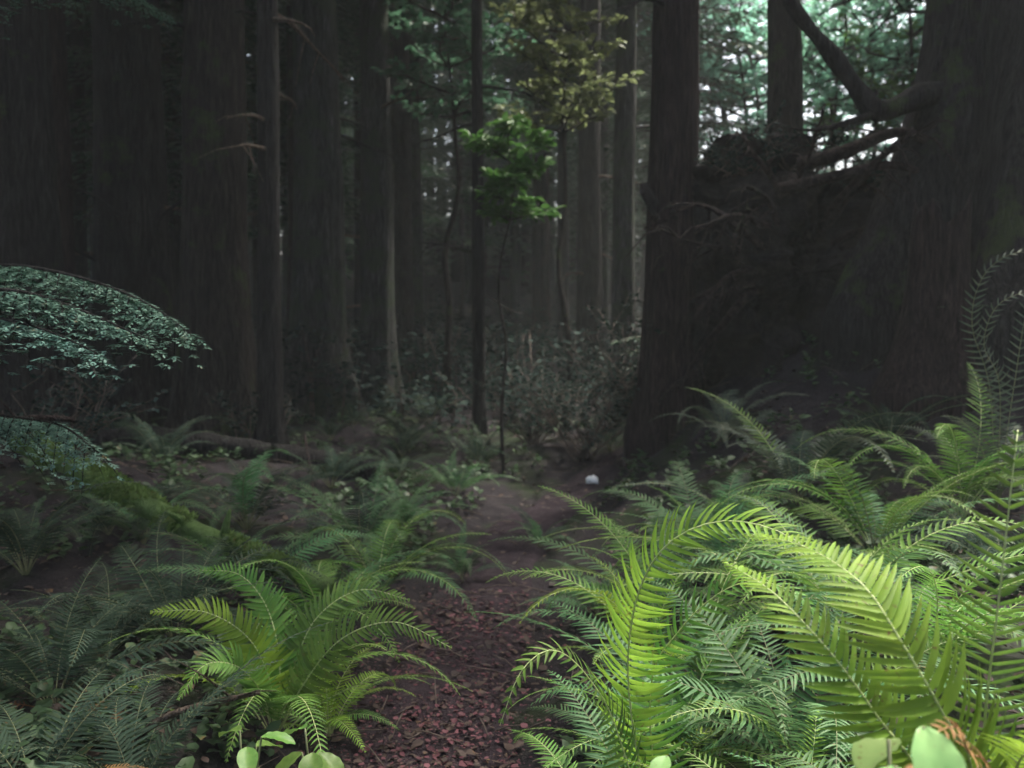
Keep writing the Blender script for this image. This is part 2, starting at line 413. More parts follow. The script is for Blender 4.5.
# fallen tree: root plate with roots and a trunk running back to the right
Yr = 8.2
ctr = at(800, 275, Yr)
ft = thing('fallen_tree', (ctr.x, ctr.y, hz(ctr.x, ctr.y)), 'dark upturned root plate of a fallen tree behind the right hand ferns', 'fallen tree')
ctr_l = ctr - ft.location
rp = MB(); v = []; nr, na = 34, 120
for i in range(nr + 1):
    q = i / nr
    for j in range(na):
        a = 2 * math.pi * j / na
        rad = 1.36 * q * (1 + .16 * math.sin(3 * a + 1) + .09 * math.sin(7 * a + 2) + .05 * math.sin(13 * a) + .10 * mn.noise(Vector((math.cos(a) * 7, math.sin(a) * 7, 1))))
        x, z = rad * math.cos(a) * 1.02, rad * math.sin(a) * .92
        dpt = -.42 * math.cos(q * math.pi / 2) ** 1.2 + .5 * mn.fractal(Vector((x * 2.2, z * 2.2, 4)), .75, 2.1, 6) + .25 * q * q
        v.append(ctr_l + Vector((x, dpt, z)))
back = len(v); v.append(ctr_l + Vector((0, .9, 0)))
fs = [(i * na + j, i * na + (j + 1) % na, (i + 1) * na + (j + 1) % na, (i + 1) * na + j) for i in range(nr) for j in range(na)]
fs += [(nr * na + (j + 1) % na, nr * na + j, back) for j in range(na)]
rp.add([tuple(p) for p in v], fs); link('root_plate', rp.mesh('root_plate', [M['rootsoil']]), ft)
mb = MB(); tp = [ctr_l + Vector((.0, .5, .1)), ctr_l + Vector((1.3, 2.2, .1)), ctr_l + Vector((4, 5.5, .3)), ctr_l + Vector((8, 10.5, .6))]
mb.tube(crom(tp, 14), [.55 - .015 * i for i in range(14)], 18); link('trunk', mb.mesh('trunk', [M['bark_brown']]), ft)
rnd = random.Random(21)
for i in range(30):
    a = i / 30 * 6.28 + rnd.uniform(-.15, .15)
    if math.sin(a) < -.6: continue
    d = Vector((math.cos(a), -.35, math.sin(a) * .85)).normalized(); p = ctr_l + Vector((math.cos(a) * .35, -.25, math.sin(a) * .3)); pts = [p]
    L = rnd.uniform(.7, 1.5)
    for j in range(9):
        d = (d + Vector((rnd.uniform(-.3, .3), rnd.uniform(-.25, .22), rnd.uniform(-.3, .22)))).normalized(); pts.append(pts[-1] + d * L / 9)
    r0 = rnd.uniform(.02, .055)
    mb = MB(); mb.tube(pts, [r0 * (1 - .09 * j) for j in range(10)], 8)
    for j in (4, 5, 6, 7, 8):
        dd = (d + Vector((rnd.uniform(-1, 1), rnd.uniform(-.6, .3), rnd.uniform(-1.2, .4)))).normalized()
        mb.tube([pts[j], pts[j] + dd * .14, pts[j] + dd * .26 + Vector((rnd.uniform(-.05, .05), 0, -.06)), pts[j] + dd * .34 + Vector((0, 0, -.16))], [r0 * .35, r0 * .25, r0 * .16, .004], 5)
    link('root', mb.mesh('root', [M['root']]), ft)
# long roots arching from the plate towards the giant tree
for pts, r0 in (([(800, 165, 7.9), (850, 150, 7.6), (900, 132, 7.5), (945, 150, 7.3)], .07), ([(780, 190, 7.8), (840, 175, 7.5), (890, 165, 7.4), (930, 175, 7.3)], .06)):
    mb = MB(); q = crom([at(*p) - ft.location for p in pts], 16); mb.tube(q, [r0 * (1 - .04 * i) for i in range(16)], 8); link('root', mb.mesh('root', [M['root']]), ft)

# broken stump in front of the giant trunk
Ys = 6.6; xs_ = gx(932, Ys)
st = thing('broken_stump', (xs_, Ys, hz(xs_, Ys)), 'splintered reddish stump leaning against the huge buttressed trunk', 'stump')
mb = MB(); v = []; n = 30; zt = at(932, 190, Ys).z - st.location.z
levels = [-.3, 0, .2, .5, .9, 1.2, 1.0]
for li in range(12):
    q = li / 11
    for j in range(n):
        a = 2 * math.pi * j / n
        top = zt * (.86 + .14 * mn.noise(Vector((math.cos(a) * 2.6, math.sin(a) * 2.6, 9))) + .1 * mn.noise(Vector((math.cos(a) * 9, math.sin(a) * 9, 2))))
        z = -.3 + (top + .3) * q; rr = .20 * (1 + 1.1 * math.exp(-max(z, 0) / .35)) * (1 + .12 * math.sin(4 * a) + .10 * mn.noise(Vector((math.cos(a) * 6, math.sin(a) * 6, z))))
        v.append((rr * math.cos(a) + .03 * z, rr * math.sin(a), z))
cidx = len(v); v.append((0.02, 0, zt * .6))
mb.add(v, [(i * n + j, i * n + (j + 1) % n, (i + 1) * n + (j + 1) % n, (i + 1) * n + j) for i in range(11) for j in range(n)] + [(11 * n + j, 11 * n + (j + 1) % n, cidx) for j in range(n)])
link('trunk', mb.mesh('trunk', [M['bark_red']]), st)

# forest behind: trees crowded in depth, and unseen trees added around the clearing
FAR = 'trees crowded in the dark forest behind'
TR = [trunk_mesh('trunk', .17, 18, M[m], (0, 0), .5, .09, i, 18) for i, m in enumerate(('bark_dark', 'bark_grey', 'bark_brown', 'bark_red'))]
placed = [(gx(p, y), y) for p, y in ((18, 8.6), (68, 10), (138, 10.5), (222, 9.4), (271, 8.8), (316, 12), (376, 13), (478, 11.5), (590, 15), (624, 12.5), (670, 8.4), (783, 12.5), (1030, 7.6), (800, 8.2))]
def forest(x0, x1, y0, y1, n, sep, label, group, ok=lambda x, y: True, low=.5):
    k = tries = 0
    while k < n and tries < 6000:
        tries += 1
        x, y = U(x0, x1), U(y0, y1)
        if not ok(x, y) or any((x - a) ** 2 + (y - b) ** 2 < sep ** 2 for a, b in placed): continue
        placed.append((x, y)); k += 1
        rt = thing('forest_tree', (x, y, hz(x, y)), label, 'tree', group, U(0, 6.28), U(.8, 1.25))
        link('trunk', TR[rng.randrange(4)], rt).scale = (U(.6, 1.6),) * 2 + (1,)
        link('crown', rng.choice(LOWCROWNS if rng.random() < low else CROWNS), rt)
def az(x, y): return 512 + FPX * x / max(y, .1)
def in_gap(x, y): return y > 0 and 670 < az(x, y) < 1010
forest(-13, 16, 13, 28, 56, 1.6, 'dim tree trunk among many in the gloom of the forest', FAR, lambda x, y: not in_gap(x, y) and not 425 < az(x, y) < 560, .35)
forest(-24, 30, 28, 46, 60, 2.2, 'far tree lost in the shade at the back of the forest', FAR, lambda x, y: not in_gap(x, y), .7)
AROUND = 'unseen trees added around the fern clearing to block light'  # added out of view to hold back light from the sides
forest(-16, -4.5, 1, 12, 10, 2.4, 'unseen conifer added beside the fern clearing to block light', AROUND, lambda x, y: az(x, y) < -60, .3)
forest(5.5, 16, 1, 13, 8, 2.4, 'unseen conifer added beside the fern clearing to block light', AROUND, lambda x, y: az(x, y) > 1150 and not (x < 11 and 3 < y < 13), .3)
forest(-14, 14, -14, -6, 14, 2.6, 'unseen conifer added beside the fern clearing to block light', AROUND, lambda x, y: True, .5)

# far wood that reads as one mass
rnd = random.Random(5); mb = MB()
for i in range(210):
    a = rnd.uniform(-.72, .72); d = rnd.uniform(46, 66)
    x, y = d * math.sin(a), d * math.cos(a); z = hz(x, y); gap = in_gap(x, y)
    Ht = rnd.uniform(3.5, 6) if gap else rnd.uniform(14, 22)
    mb.tube([(x, y, z - .5), (x, y, z + Ht)], [.3, .05], 6, 1)
    for q in range(16 if gap else 30):
        t = q / (16 if gap else 30); zz = z + Ht * (.05 + .95 * t); an = q * 2.4
        bough(mb, Vector((x, y, zz)), (math.cos(an), math.sin(an), .1), (3.6 if not gap else 2.2) * (1 - .75 * t), rnd, .5, .5, 0, .3)
far = link('far_forest', mb.mesh('far_forest', [M['needle_dark'], M['bark_dark']])); far['kind'] = 'stuff'

# ------------------------------------------------------------------ broadleaf trees and saplings
def leaf_shape(c, d, nrm, L, Wd, fold=.25):
    s = d.cross(nrm).normalized(); n = s.cross(d).normalized()
    return [c, c + d * L * .3 + s * Wd + n * Wd * fold, c + d * L * .7 + s * Wd * .8 + n * Wd * fold, c + d * L - n * L * .1, c + d * L * .7 - s * Wd * .8 + n * Wd * fold, c + d * L * .3 - s * Wd + n * Wd * fold, c + d * L * .5]
LF = [(0, 1, 6), (1, 2, 6), (2, 3, 6), (3, 4, 6), (4, 5, 6), (5, 0, 6)]
def leafy(mbw, mbl, base, dirv, L, depth, rnd, leaf, nleaf, r, up=.1, flat=.6):
    d = Vector(dirv).normalized(); pts = [Vector(base)]; k = 5
    for i in range(k):
        d = (d + Vector((rnd.uniform(-.25, .25), rnd.uniform(-.25, .25), rnd.uniform(-.15, .15) + up * .3))).normalized(); pts.append(pts[-1] + d * L / k)
    mbw.tube(pts, [max(.0025, r * (1 - .13 * i)) for i in range(k + 1)], 5)
    if depth == 0:
        for i in range(nleaf):
            q = rnd.uniform(.6, k); j = min(int(q), k - 1); p = pts[j].lerp(pts[j + 1], q - j)
            ld = (d * .5 + Vector((rnd.uniform(-1, 1), rnd.uniform(-1, 1), rnd.uniform(-.5, .2)))).normalized()
            nr_ = (Vector((rnd.uniform(-flat, flat), rnd.uniform(-flat, flat), 1))).normalized()
            s = leaf * rnd.uniform(.65, 1.25)
            mbl.add([tuple(x) for x in leaf_shape(p + ld * s * .25, ld, nr_, s, s * .3)], LF)
    else:
        for i in range(rnd.randint(4, 6)):
            q = rnd.uniform(1.2, k); j = min(int(q), k - 1); p = pts[j].lerp(pts[j + 1], q - j)
            a = rnd.uniform(0, 6.28); w = Vector((math.cos(a), math.sin(a), rnd.uniform(-.1, .5)))
            leafy(mbw, mbl, p, d * .5 + w, L * rnd.uniform(.45, .7), depth - 1, rnd, leaf, nleaf, r * .45, up, flat)
def broadleaf(name, px, Y, zc, Rc, label, cat, matl, seed, leaf=.1, nleaf=16, limbs=9, trunk_r=.05, group=None, ztop=None, spread=1.0, matw='bark_brown'):
    rnd = random.Random(seed); x = gx(px, Y); z0 = hz(x, Y)
    rt = thing(name, (x, Y, z0), label, cat, group)
    H = (ztop or zc + Rc) - z0; bend = [Vector((0, 0, -.2))]
    for i in range(1, 9): bend.append(Vector((rnd.uniform(-.05, .05) * H * .4, rnd.uniform(-.05, .05) * H * .4, H * i / 8)))
    tp = crom(bend, 20)
    mb = MB(); mb.tube(tp, [trunk_r * (1 - .045 * i) for i in range(20)], 8); link('trunk', mb.mesh('trunk', [M[matw]]), rt)
    mw, ml = MB(), MB()
    lo = max(0.2, (zc - Rc - z0) / H)
    for i in range(limbs):
        t = lo + (.97 - lo) * (i + rnd.random()) / limbs; p = tp[min(19, int(t * 19))]
        a = i * 2.4 + rnd.uniform(-.4, .4)
        leafy(mw, ml, p, (math.cos(a), math.sin(a), rnd.uniform(0, .4)), Rc * spread * rnd.uniform(.6, 1), 1, rnd, leaf, nleaf, trunk_r * .4)
    link('branches', mw.mesh('branches', [M[matw]]), rt); link('crown', ml.mesh('crown', [M[matl]]), rt)
    return rt
z_ = lambda py, Y: at(0, py, Y).z
broadleaf('maple_sapling', 505, 9.0, z_(170, 9), .36, 'bright green maple sapling hanging leaves in the middle of the dark forest', 'sapling', 'leaf_maple', 3, .11, 20, 11, .022, ztop=z_(120, 9))
broadleaf('alder_tree', 452, 13.0, z_(45, 13), 1.0, 'bluish green leafy tree left of the very thin dark pole at the top', 'tree', 'leaf_teal_dim', 4, .13, 26, 14, .06)
broadleaf('maple_tree', 566, 12.0, z_(55, 12), .9, 'pale yellowish leafy tree at the top between pole and big reddish trunk', 'tree', 'leaf_yellow', 6, .11, 26, 16, .05)
GAPT = 'leafy trees lit by the sky in the canopy gap'
for i, (px, Y, py, Rc, ml, lb) in enumerate((
        (735, 19, 70, 1.6, 'leaf_teal_lit', 'blue green leafy tree glimpsed between the big reddish trunk and the brown one'),
        (835, 18, 30, 1.9, 'leaf_teal_lit', 'blue green leafy tree in the gap just right of the brown trunk'),
        (900, 17, 40, 1.8, 'leaf_maple', 'yellow green leafy tree in the gap beside the huge right trunk'),
        (715, 24, 30, 2.4, 'leaf_teal_lit', 'blue green leafy tree far back along the right edge of the big reddish trunk'),
        (810, 23, 85, 1.8, 'leaf_teal_lit', 'low blue green leafy tree right above the root plate'),
        (905, 25, 75, 2.2, 'leaf_teal_lit', 'far blue green leafy tree close to the huge right trunk'),
        (860, 26, 50, 2.6, 'leaf_teal_lit', 'hazy blue green tree farthest back in the canopy gap'))):
    broadleaf('alder_tree', px, Y, z_(py, Y), Rc, lb, 'tree', ml, 30 + i, .15, 20, 18, .09, GAPT)
for i, (px, Y, py, Rc, lb) in enumerate(((750, 21, 20, 1.7, 'blue green leafy tree at the top edge between reddish and brown trunks'), (870, 20, 5, 1.8, 'blue green leafy tree at the top edge beyond the bent dark limb'), (848, 21, 100, 1.5, 'blue green leafy tree behind the elbow of the bent dark limb'), (900, 22, 115, 1.5, 'blue green leafy tree low in the gap against the huge trunk'), (720, 22, 95, 1.5, 'blue green leafy tree low in the gap beside the reddish trunk'))):
    broadleaf('alder_tree', px, Y, z_(py, Y), Rc, lb, 'tree', 'leaf_teal_lit', 60 + i, .15, 24, 18, .09, GAPT)
YC = [conifer_crown('young_conifer_crown', .25, 4.3, 1.35, 70, sd_, M['needle_dark'], .07, .09, M['twig']) for sd_ in (51, 52)]
for i, (px, Y, H, lb) in enumerate(((705, 11.5, 4.1, 'young dark conifer squeezed between the big reddish trunk and the root plate'), (765, 12.0, 4.3, 'young dark conifer standing behind the top of the root plate'), (822, 11.2, 4.0, 'young dark conifer behind the right half of the root plate'), (880, 11.8, 4.2, 'young dark conifer seen between root plate and huge trunk'), (925, 10.8, 4.1, 'young dark conifer touching the edge of the huge trunk'), (735, 13.4, 4, 'young dark conifer in the back row left of the brown trunk'), (805, 13.6, 4, 'young dark conifer in the back row right of the brown trunk'), (850, 13.2, 4, 'young dark conifer in the back row under the bent dark limb'), (900, 13.5, 4, 'young dark conifer in the back row near the huge trunk'))):
    x = gx(px, Y); rt = thing('young_conifer', (x, Y, hz(x, Y)), lb, 'tree', 'young conifers under the canopy gap', i * 1.3)
    k_ = (at(px, (128 if i < 5 else 108) + 9 * (i % 3), Y).z - hz(x, Y)) / 4.45
    mb = MB(); mb.tube([(0, 0, -.1), (.02, 0, 2.2), (0, .02, 4.45)], [.04, .025, .005], 8); link('trunk', mb.mesh('trunk', [M['bark_dark']]), rt).scale = (1, 1, k_)
    link('crown', YC[i % 2], rt).scale = (1, 1, k_)
# low shrubs
def shrub(name, px, Y, H, label, mat, seed, leaf=.035, n=14, nleaf=26, group=None, spread=.8):
    rnd = random.Random(seed); x = gx(px, Y); rt = thing(name, (x, Y, hz(x, Y)), label, 'shrub', group)
    mw, ml = MB(), MB()
    for i in range(n):
        a = i * 2.4; leafy(mw, ml, (rnd.uniform(-.1, .1), rnd.uniform(-.1, .1), -.03), (math.cos(a) * spread, math.sin(a) * spread, 1), H * rnd.uniform(.5, .85), 1, rnd, leaf, nleaf, .01, .05)
    link('stems', mw.mesh('stems', [M['twig']]), rt); link('crown', ml.mesh('crown', [M[mat]]), rt)
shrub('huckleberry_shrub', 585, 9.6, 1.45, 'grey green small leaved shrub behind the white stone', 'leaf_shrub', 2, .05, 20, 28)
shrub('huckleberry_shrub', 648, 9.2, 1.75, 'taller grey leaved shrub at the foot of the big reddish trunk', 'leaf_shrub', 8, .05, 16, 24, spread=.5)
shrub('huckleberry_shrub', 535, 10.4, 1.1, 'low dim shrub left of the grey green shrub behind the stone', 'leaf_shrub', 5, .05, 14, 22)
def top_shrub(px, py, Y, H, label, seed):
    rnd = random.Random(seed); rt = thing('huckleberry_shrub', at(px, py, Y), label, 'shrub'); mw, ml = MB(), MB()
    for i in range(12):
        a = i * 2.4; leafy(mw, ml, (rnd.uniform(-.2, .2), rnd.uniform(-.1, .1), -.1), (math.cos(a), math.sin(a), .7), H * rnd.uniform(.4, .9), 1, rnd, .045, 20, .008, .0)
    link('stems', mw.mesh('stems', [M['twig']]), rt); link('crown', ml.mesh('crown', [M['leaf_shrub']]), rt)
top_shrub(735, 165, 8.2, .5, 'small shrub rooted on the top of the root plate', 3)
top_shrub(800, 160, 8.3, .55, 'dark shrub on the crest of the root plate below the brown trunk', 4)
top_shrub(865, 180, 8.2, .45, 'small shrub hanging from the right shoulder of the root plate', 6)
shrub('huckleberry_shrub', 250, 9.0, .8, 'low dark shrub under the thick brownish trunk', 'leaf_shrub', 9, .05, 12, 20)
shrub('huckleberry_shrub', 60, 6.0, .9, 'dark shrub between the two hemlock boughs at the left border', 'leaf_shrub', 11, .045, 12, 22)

# ------------------------------------------------------------------ hemlock at the left whose boughs reach into the picture
xh, Yh = -3.0, 3.7
hm = thing('hemlock_tree', (xh, Yh, hz(xh, Yh)), 'young hemlock with flat blue green boughs reaching in from the left border', 'tree')
link('trunk', trunk_mesh('trunk', .07, 7.5, M['bark_grey'], (0, 0), .4, .06, 3, 16), hm)
link('crown', conifer_crown('hemlock_crown', 3.2, 7.5, 1.6, 40, 9, M['needle_teal'], .07, .08, M['twig']), hm)
def hem_bough(ctrl, wid, seed, mat='needle_teal', leafl=.026):
    rnd = random.Random(seed); P = crom([c - hm.location for c in ctrl], 40); mb = MB()
    mb.tube(P, [.013 * (1 - .02 * i) for i in range(40)], 5, 1); v = []; f = []
    for i in np.linspace(3, 39, 66):
        s = i / 39; i = int(i); d = (P[min(i + 1, 39)] - P[i - 1]).normalized(); side = d.cross(Vector((0, 0, 1))).normalized()
        for sg in (-1, 1):
            tl = wid * (.35 + 1.0 * (1 - s)) * min(1, s * 4 + .3) * rnd.uniform(.35, 1.3)
            td = (side * sg * .85 + d * .65 + Vector((0, 0, rnd.uniform(-.35, 0)))).normalized()
            rnd_d = rnd.uniform(.2, 1.1)
            tw = [P[i] + td * (tl * q / 6) + Vector((0, 0, -rnd_d * tl * (q / 6) ** 2)) for q in range(7)]
            mb.tube(tw, [.0035 - .0004 * q for q in range(7)], 3, 1, False)
            nq = max(3, int(tl / .035))
            for j in range(nq):
                q = (j + .5) / nq * 6; kx = min(int(q), 5); c = tw[kx].lerp(tw[kx + 1], q - kx)
                for g_ in (-1, 1):
                    sl = tl * .36 * (1 - j / nq) + .02
                    sdv = (td + td.cross(Vector((0, 0, 1))) * g_ * .9 + Vector((0, 0, rnd.uniform(-.5, 0)))).normalized()
                    for h_ in range(max(1, int(sl / .012))):
                        p = c + sdv * (.012 * h_) + Vector((0, 0, -1.2 * (.012 * h_) ** 2))
                        for u_ in (-1, 1):
                            nd = (sdv * .6 + sdv.cross(Vector((0, 0, 1))) * u_ + Vector((0, 0, rnd.uniform(-.25, .25)))).normalized()
                            ns = nd.cross(Vector((rnd.uniform(-.4, .4), rnd.uniform(-.4, .4), 1))).normalized()
                            o = len(v); v += [tuple(x) for x in quad_leaf(p, nd, ns, leafl * rnd.uniform(.7, 1.1), .005)]; f.append((o, o + 1, o + 2, o + 3))
    mb.add(v, f, 0)
    link('bough', mb.mesh('bough', [M[mat], M['bark_dark']]), hm)
tz = lambda z: Vector((xh, Yh, z))
hem_bough([tz(2.05), at(-90, 262, 3.5), at(20, 266, 3.3), at(95, 282, 3.2), at(150, 305, 3.1), at(188, 332, 3.05)], .33, 1)
hem_bough([tz(1.9), at(-90, 290, 3.3), at(10, 290, 3.0), at(75, 308, 2.95), at(145, 338, 2.9)], .28, 2)
hem_bough([tz(1.75), at(-90, 315, 3.1), at(-10, 318, 2.9), at(45, 330, 2.85), at(95, 352, 2.8)], .24, 7)
hem_bough([tz(1.45), at(-90, 400, 3.4), at(0, 415, 3.3), at(60, 425, 3.2), at(95, 450, 3.15)], .32, 3)
hem_bough([tz(3.2), at(-60, -30, 4.2), at(60, -20, 4.6), at(130, -4, 4.8), at(165, 14, 4.9)], .22, 5)

# ------------------------------------------------------------------ ferns
def frond_mesh(P, nrm, npairs, plen, mat, mst, rnd, start=.16, fwd=1.0, dih=.15, rr=.0035, pw=.16, droopy=.25, tipk=1.6):
    pw = pw * .82
    """P polyline from base to tip, nrm(i) upper side; returns (leaf mesh, stalk mesh)"""
    n = len(P); mb = MB(); ms = MB()
    ms.tube(P, [rr * (1 - .8 * i / (n - 1)) for i in range(n)], 5)
    mb.tube(P, [rr * .6 * (1 - .8 * i / (n - 1)) for i in range(n)], 3)
    v = []; f = []
    for i in range(npairs):
        t = start + (1 - start) * (i + .5) / npairs
        q = t * (n - 1); k = min(int(q), n - 2); p = P[k].lerp(P[k + 1], q - k); d = (P[min(k + 2, n - 1)] - P[max(k - 1, 0)]).normalized()
        nn = nrm(t); nn = (nn - d * nn.dot(d)).normalized(); side = d.cross(nn)
        u = (t - start) / (1 - start)
        w = plen * min(1, (.55 + 2.2 * u)) * (1 - u ** tipk) ** .8 + .006
        for sg in (-1, 1):
            if rnd.random() < .025: continue
            pl = w * rnd.uniform(.86, 1.06) * (rnd.uniform(.4, .8) if rnd.random() < .05 else 1); an = R(80 - 38 * u * fwd + rnd.uniform(-5, 5))
            pd = (side * sg * math.sin(an) + d * math.cos(an) + nn * (dih + rnd.uniform(-.08, .08))).normalized()
            pn = (nn - pd * nn.dot(pd)).normalized(); ps = pd.cross(pn) * sg
            tw = rnd.uniform(-.25, .25); pn2 = pn * math.cos(tw) + ps * math.sin(tw); ps2 = ps * math.cos(tw) - pn * math.sin(tw)
            hw = pw * pl * .5 if pl > .03 else .2 * pl
            hw = max(hw, .0035)
            o = len(v)
            for (a, wf) in ((0, .55), (.12, 1.0), (.45, .9), (.78, .55), (1.0, .02)):
                c = p + pd * (pl * a) - nn * (droopy * pl * a * a) + d * (.10 * pl * a * a)
                for e in (-1, 0, 1):
                    v.append(tuple(c + ps2 * (hw * wf * e) + pn2 * (abs(e) * hw * wf * .35)))
            for a in range(4):
                for e in range(2):
                    b = o + a * 3 + e; f.append((b, b + 1, b + 4, b + 3))
    mb.add(v, f, 0)
    return mb.mesh('frond', [M[mat]]), ms.mesh('rachis', [M[mst]])

def gen_curve(e0, e1, lat, L=1., n=22, pw=1.25):
    P = [Vector((0, 0, 0))]; az_ = 0
    for i in range(n - 1):
        s = i / (n - 2); e = e0 + (e1 - e0) * s ** pw; az_ = lat * s
        P.append(P[-1] + Vector((math.cos(e) * math.cos(az_), math.cos(e) * math.sin(az_), math.sin(e))) * (L / (n - 1)))
    return P
def up_nrm(P):
    n = len(P)
    def fn(t):
        k = min(int(t * (n - 1)), n - 2); d = (P[k + 1] - P[k]).normalized(); s = d.cross(Vector((0, 0, 1)))
        if s.length < .15: s = Vector((0, -1, 0))
        return s.normalized().cross(d)
    return fn
LIB = {}
def lib(tone):
    """eight shared frond shapes for each leaf tone"""
    if tone not in LIB:
        rnd = random.Random(hash(tone) % 97 if False else sum(map(ord, tone))); L = []
        st_ = {'fern_lime': 'rachis', 'fern_green': 'rachis', 'fern_blue': 'rachis_dim', 'fern_dim': 'rachis_dim', 'fern_grey': 'rachis_dim', 'fern_dead': 'rachis_dead'}[tone]
        for i in range(8):
            e0 = R(rnd.uniform(52, 80)); e1 = R((-15, -35, -50, 5, -25, -60, -5, -40)[i])
            P = gen_curve(e0, e1, rnd.uniform(-.5, .5))
            L.append(frond_mesh(P, up_nrm(P), 36, .115 * rnd.uniform(.85, 1.2), tone, st_, rnd))
        LIB[tone] = L
    return LIB[tone]
FERN = 'sword ferns covering the forest floor'
def add_frond(rt, pair, rz=0, s=1, tilt=0, ry=0):
    a = link('frond', pair[0], rt); a.rotation_euler = (tilt, ry, rz); a.scale = (s, s, s)
    link('rachis', pair[1], a); return a
def fern(px, Y, size, tone, label, n=12, seed=0, tones=None, azs=None, name='sword_fern', x=None, dead=0, group=FERN):
    rnd = random.Random(seed * 13 + 5); x = gx(px, Y) if x is None else x; size *= 1.18; n += 4
    rt = thing(name, (x, Y, hz(x, Y) - .01), label, 'fern', group)
    for i in range(n):
        a = (azs[i] if azs and i < len(azs) else i * 2 * math.pi / n + rnd.uniform(-.3, .3))
        tn = tone if not tones or rnd.random() < .6 else rnd.choice(tones)
        add_frond(rt, rnd.choice(lib(tn)), a, size * rnd.uniform(.72, 1.15), rnd.uniform(-.3, .3), rnd.uniform(-.25, .3))
    for i in range(dead):
        q = add_frond(rt, rnd.choice(lib('fern_dead')), rnd.uniform(0, 6.28), size * rnd.uniform(.6, .8), 0, .75)
        q['label'] = 'withered brown frond sagging at the base'
    return rt

def hero_frond(rt, ctrl, nrmv, npairs, plen, tone, rnd, label=None, st='rachis', **kw):
    P = crom([Vector(c) - rt.location for c in ctrl], 40)
    nv = [Vector(nrmv[0]), Vector(nrmv[1])]
    m = frond_mesh(P, lambda t: nv[0].lerp(nv[1], t), npairs, plen, tone, st, rnd, **kw)
    a = link('frond', m[0], rt); link('rachis', m[1], a)
    if label: a['label'] = label
    return a
rnd = random.Random(99)
# the tall fern at the lower right corner
xr, yr = .86, 1.62
hr = thing('sword_fern', (xr, yr, hz(xr, yr)), 'tall fern in the lower right corner with an upright frond at the border', 'fern', FERN)
B = Vector((xr, yr, hz(xr, yr)))
toc = Vector((-.25, -.9, .45))
hero_frond(hr, [B, at(985, 800, 1.5), at(985, 720, 1.46), at(1000, 590, 1.42), at(1012, 480, 1.42), at(1018, 430, 1.45)], (toc, toc), 46, .135, 'fern_green', rnd, 'upright frond with widely spread leaflets', start=.28, droopy=.1, dih=.05, pw=.082, fwd=.5, rr=.0042)
hero_frond(hr, [B, at(975, 790, 1.42), at(945, 718, 1.36), at(900, 640, 1.38), at(860, 582, 1.45), at(800, 545, 1.6), at(745, 535, 1.75)], ((-.1, -.85, .5), (.1, -.75, .65)), 62, .135, 'fern_lime', rnd, 'lime green frond arching to the left', start=.3, pw=.165, rr=.0042)
hero_frond(hr, [B, at(930, 800, 1.40), at(878, 718, 1.40), at(848, 675, 1.42), at(815, 635, 1.46), at(770, 590, 1.55), at(725, 562, 1.68)], ((-.15, -.85, .5), (.1, -.75, .65)), 56, .12, 'fern_lime', rnd, 'lower lime green frond below the arching one', start=.3, pw=.165, rr=.0042)
hero_frond(hr, [B, at(1010, 790, 1.45), at(1040, 745, 1.3), at(1090, 715, 1.2), at(1140, 720, 1.1)], ((0, -.5, .9), (0, -.4, .9)), 40, .11, 'fern_lime', rnd, start=.25)
hero_frond(hr, [B, at(990, 790, 1.38), at(968, 752, 1.25), at(958, 728, 1.2), at(930, 738, 1.12), at(900, 790, 1.05)], ((0, -.6, .8), (0, -.6, .8)), 26, .035, 'fern_dead', rnd, 'withered orange frond bent over', st='rachis_dead', start=.35)
for i in range(5):
    add_frond(hr, rnd.choice(lib('fern_blue')), 1.0 + i * .45 + U(-.15, .15), U(.6, .8), U(-.2, .2), U(.05, .25))
# the arching fern in the middle foreground
xa, ya = .40, 2.25
ha = thing('sword_fern', (xa, ya, hz(xa, ya)), 'lime green fern whose frond arches high over the middle of the right bank', 'fern', FERN)
A = Vector((xa, ya, hz(xa, ya)))
hero_frond(ha, [A, at(632, 720, 2.2), at(632, 620, 2.1), at(660, 552, 2.0), at(715, 522, 1.95), at(780, 532, 1.85), at(840, 578, 1.75), at(885, 640, 1.7)], ((-.85, -.45, .25), (.35, -.55, .8)), 76, .13, 'fern_lime', rnd, 'long lime green frond arching to the right', start=.14, pw=.155, rr=.0042)
hero_frond(ha, [A, at(650, 700, 2.2), at(680, 630, 2.15), at(735, 585, 2.1), at(790, 590, 2.0), at(830, 630, 1.95)], ((-.3, -.6, .7), (.2, -.5, .85)), 44, .11, 'fern_green', rnd, start=.16)
hero_frond(ha, [A, at(620, 740, 2.1), at(590, 680, 2.0), at(555, 650, 1.95), at(522, 670, 1.9), at(500, 725, 1.85)], ((.1, -.5, .85), (-.2, -.5, .85)), 40, .09, 'fern_green', rnd, start=.18)
for i in range(9):
    add_frond(ha, rnd.choice(lib(rnd.choice(['fern_green', 'fern_blue', 'fern_blue']))), i * .7 + U(-.2, .2), U(.55, .8), U(-.2, .2), U(-.1, .2))

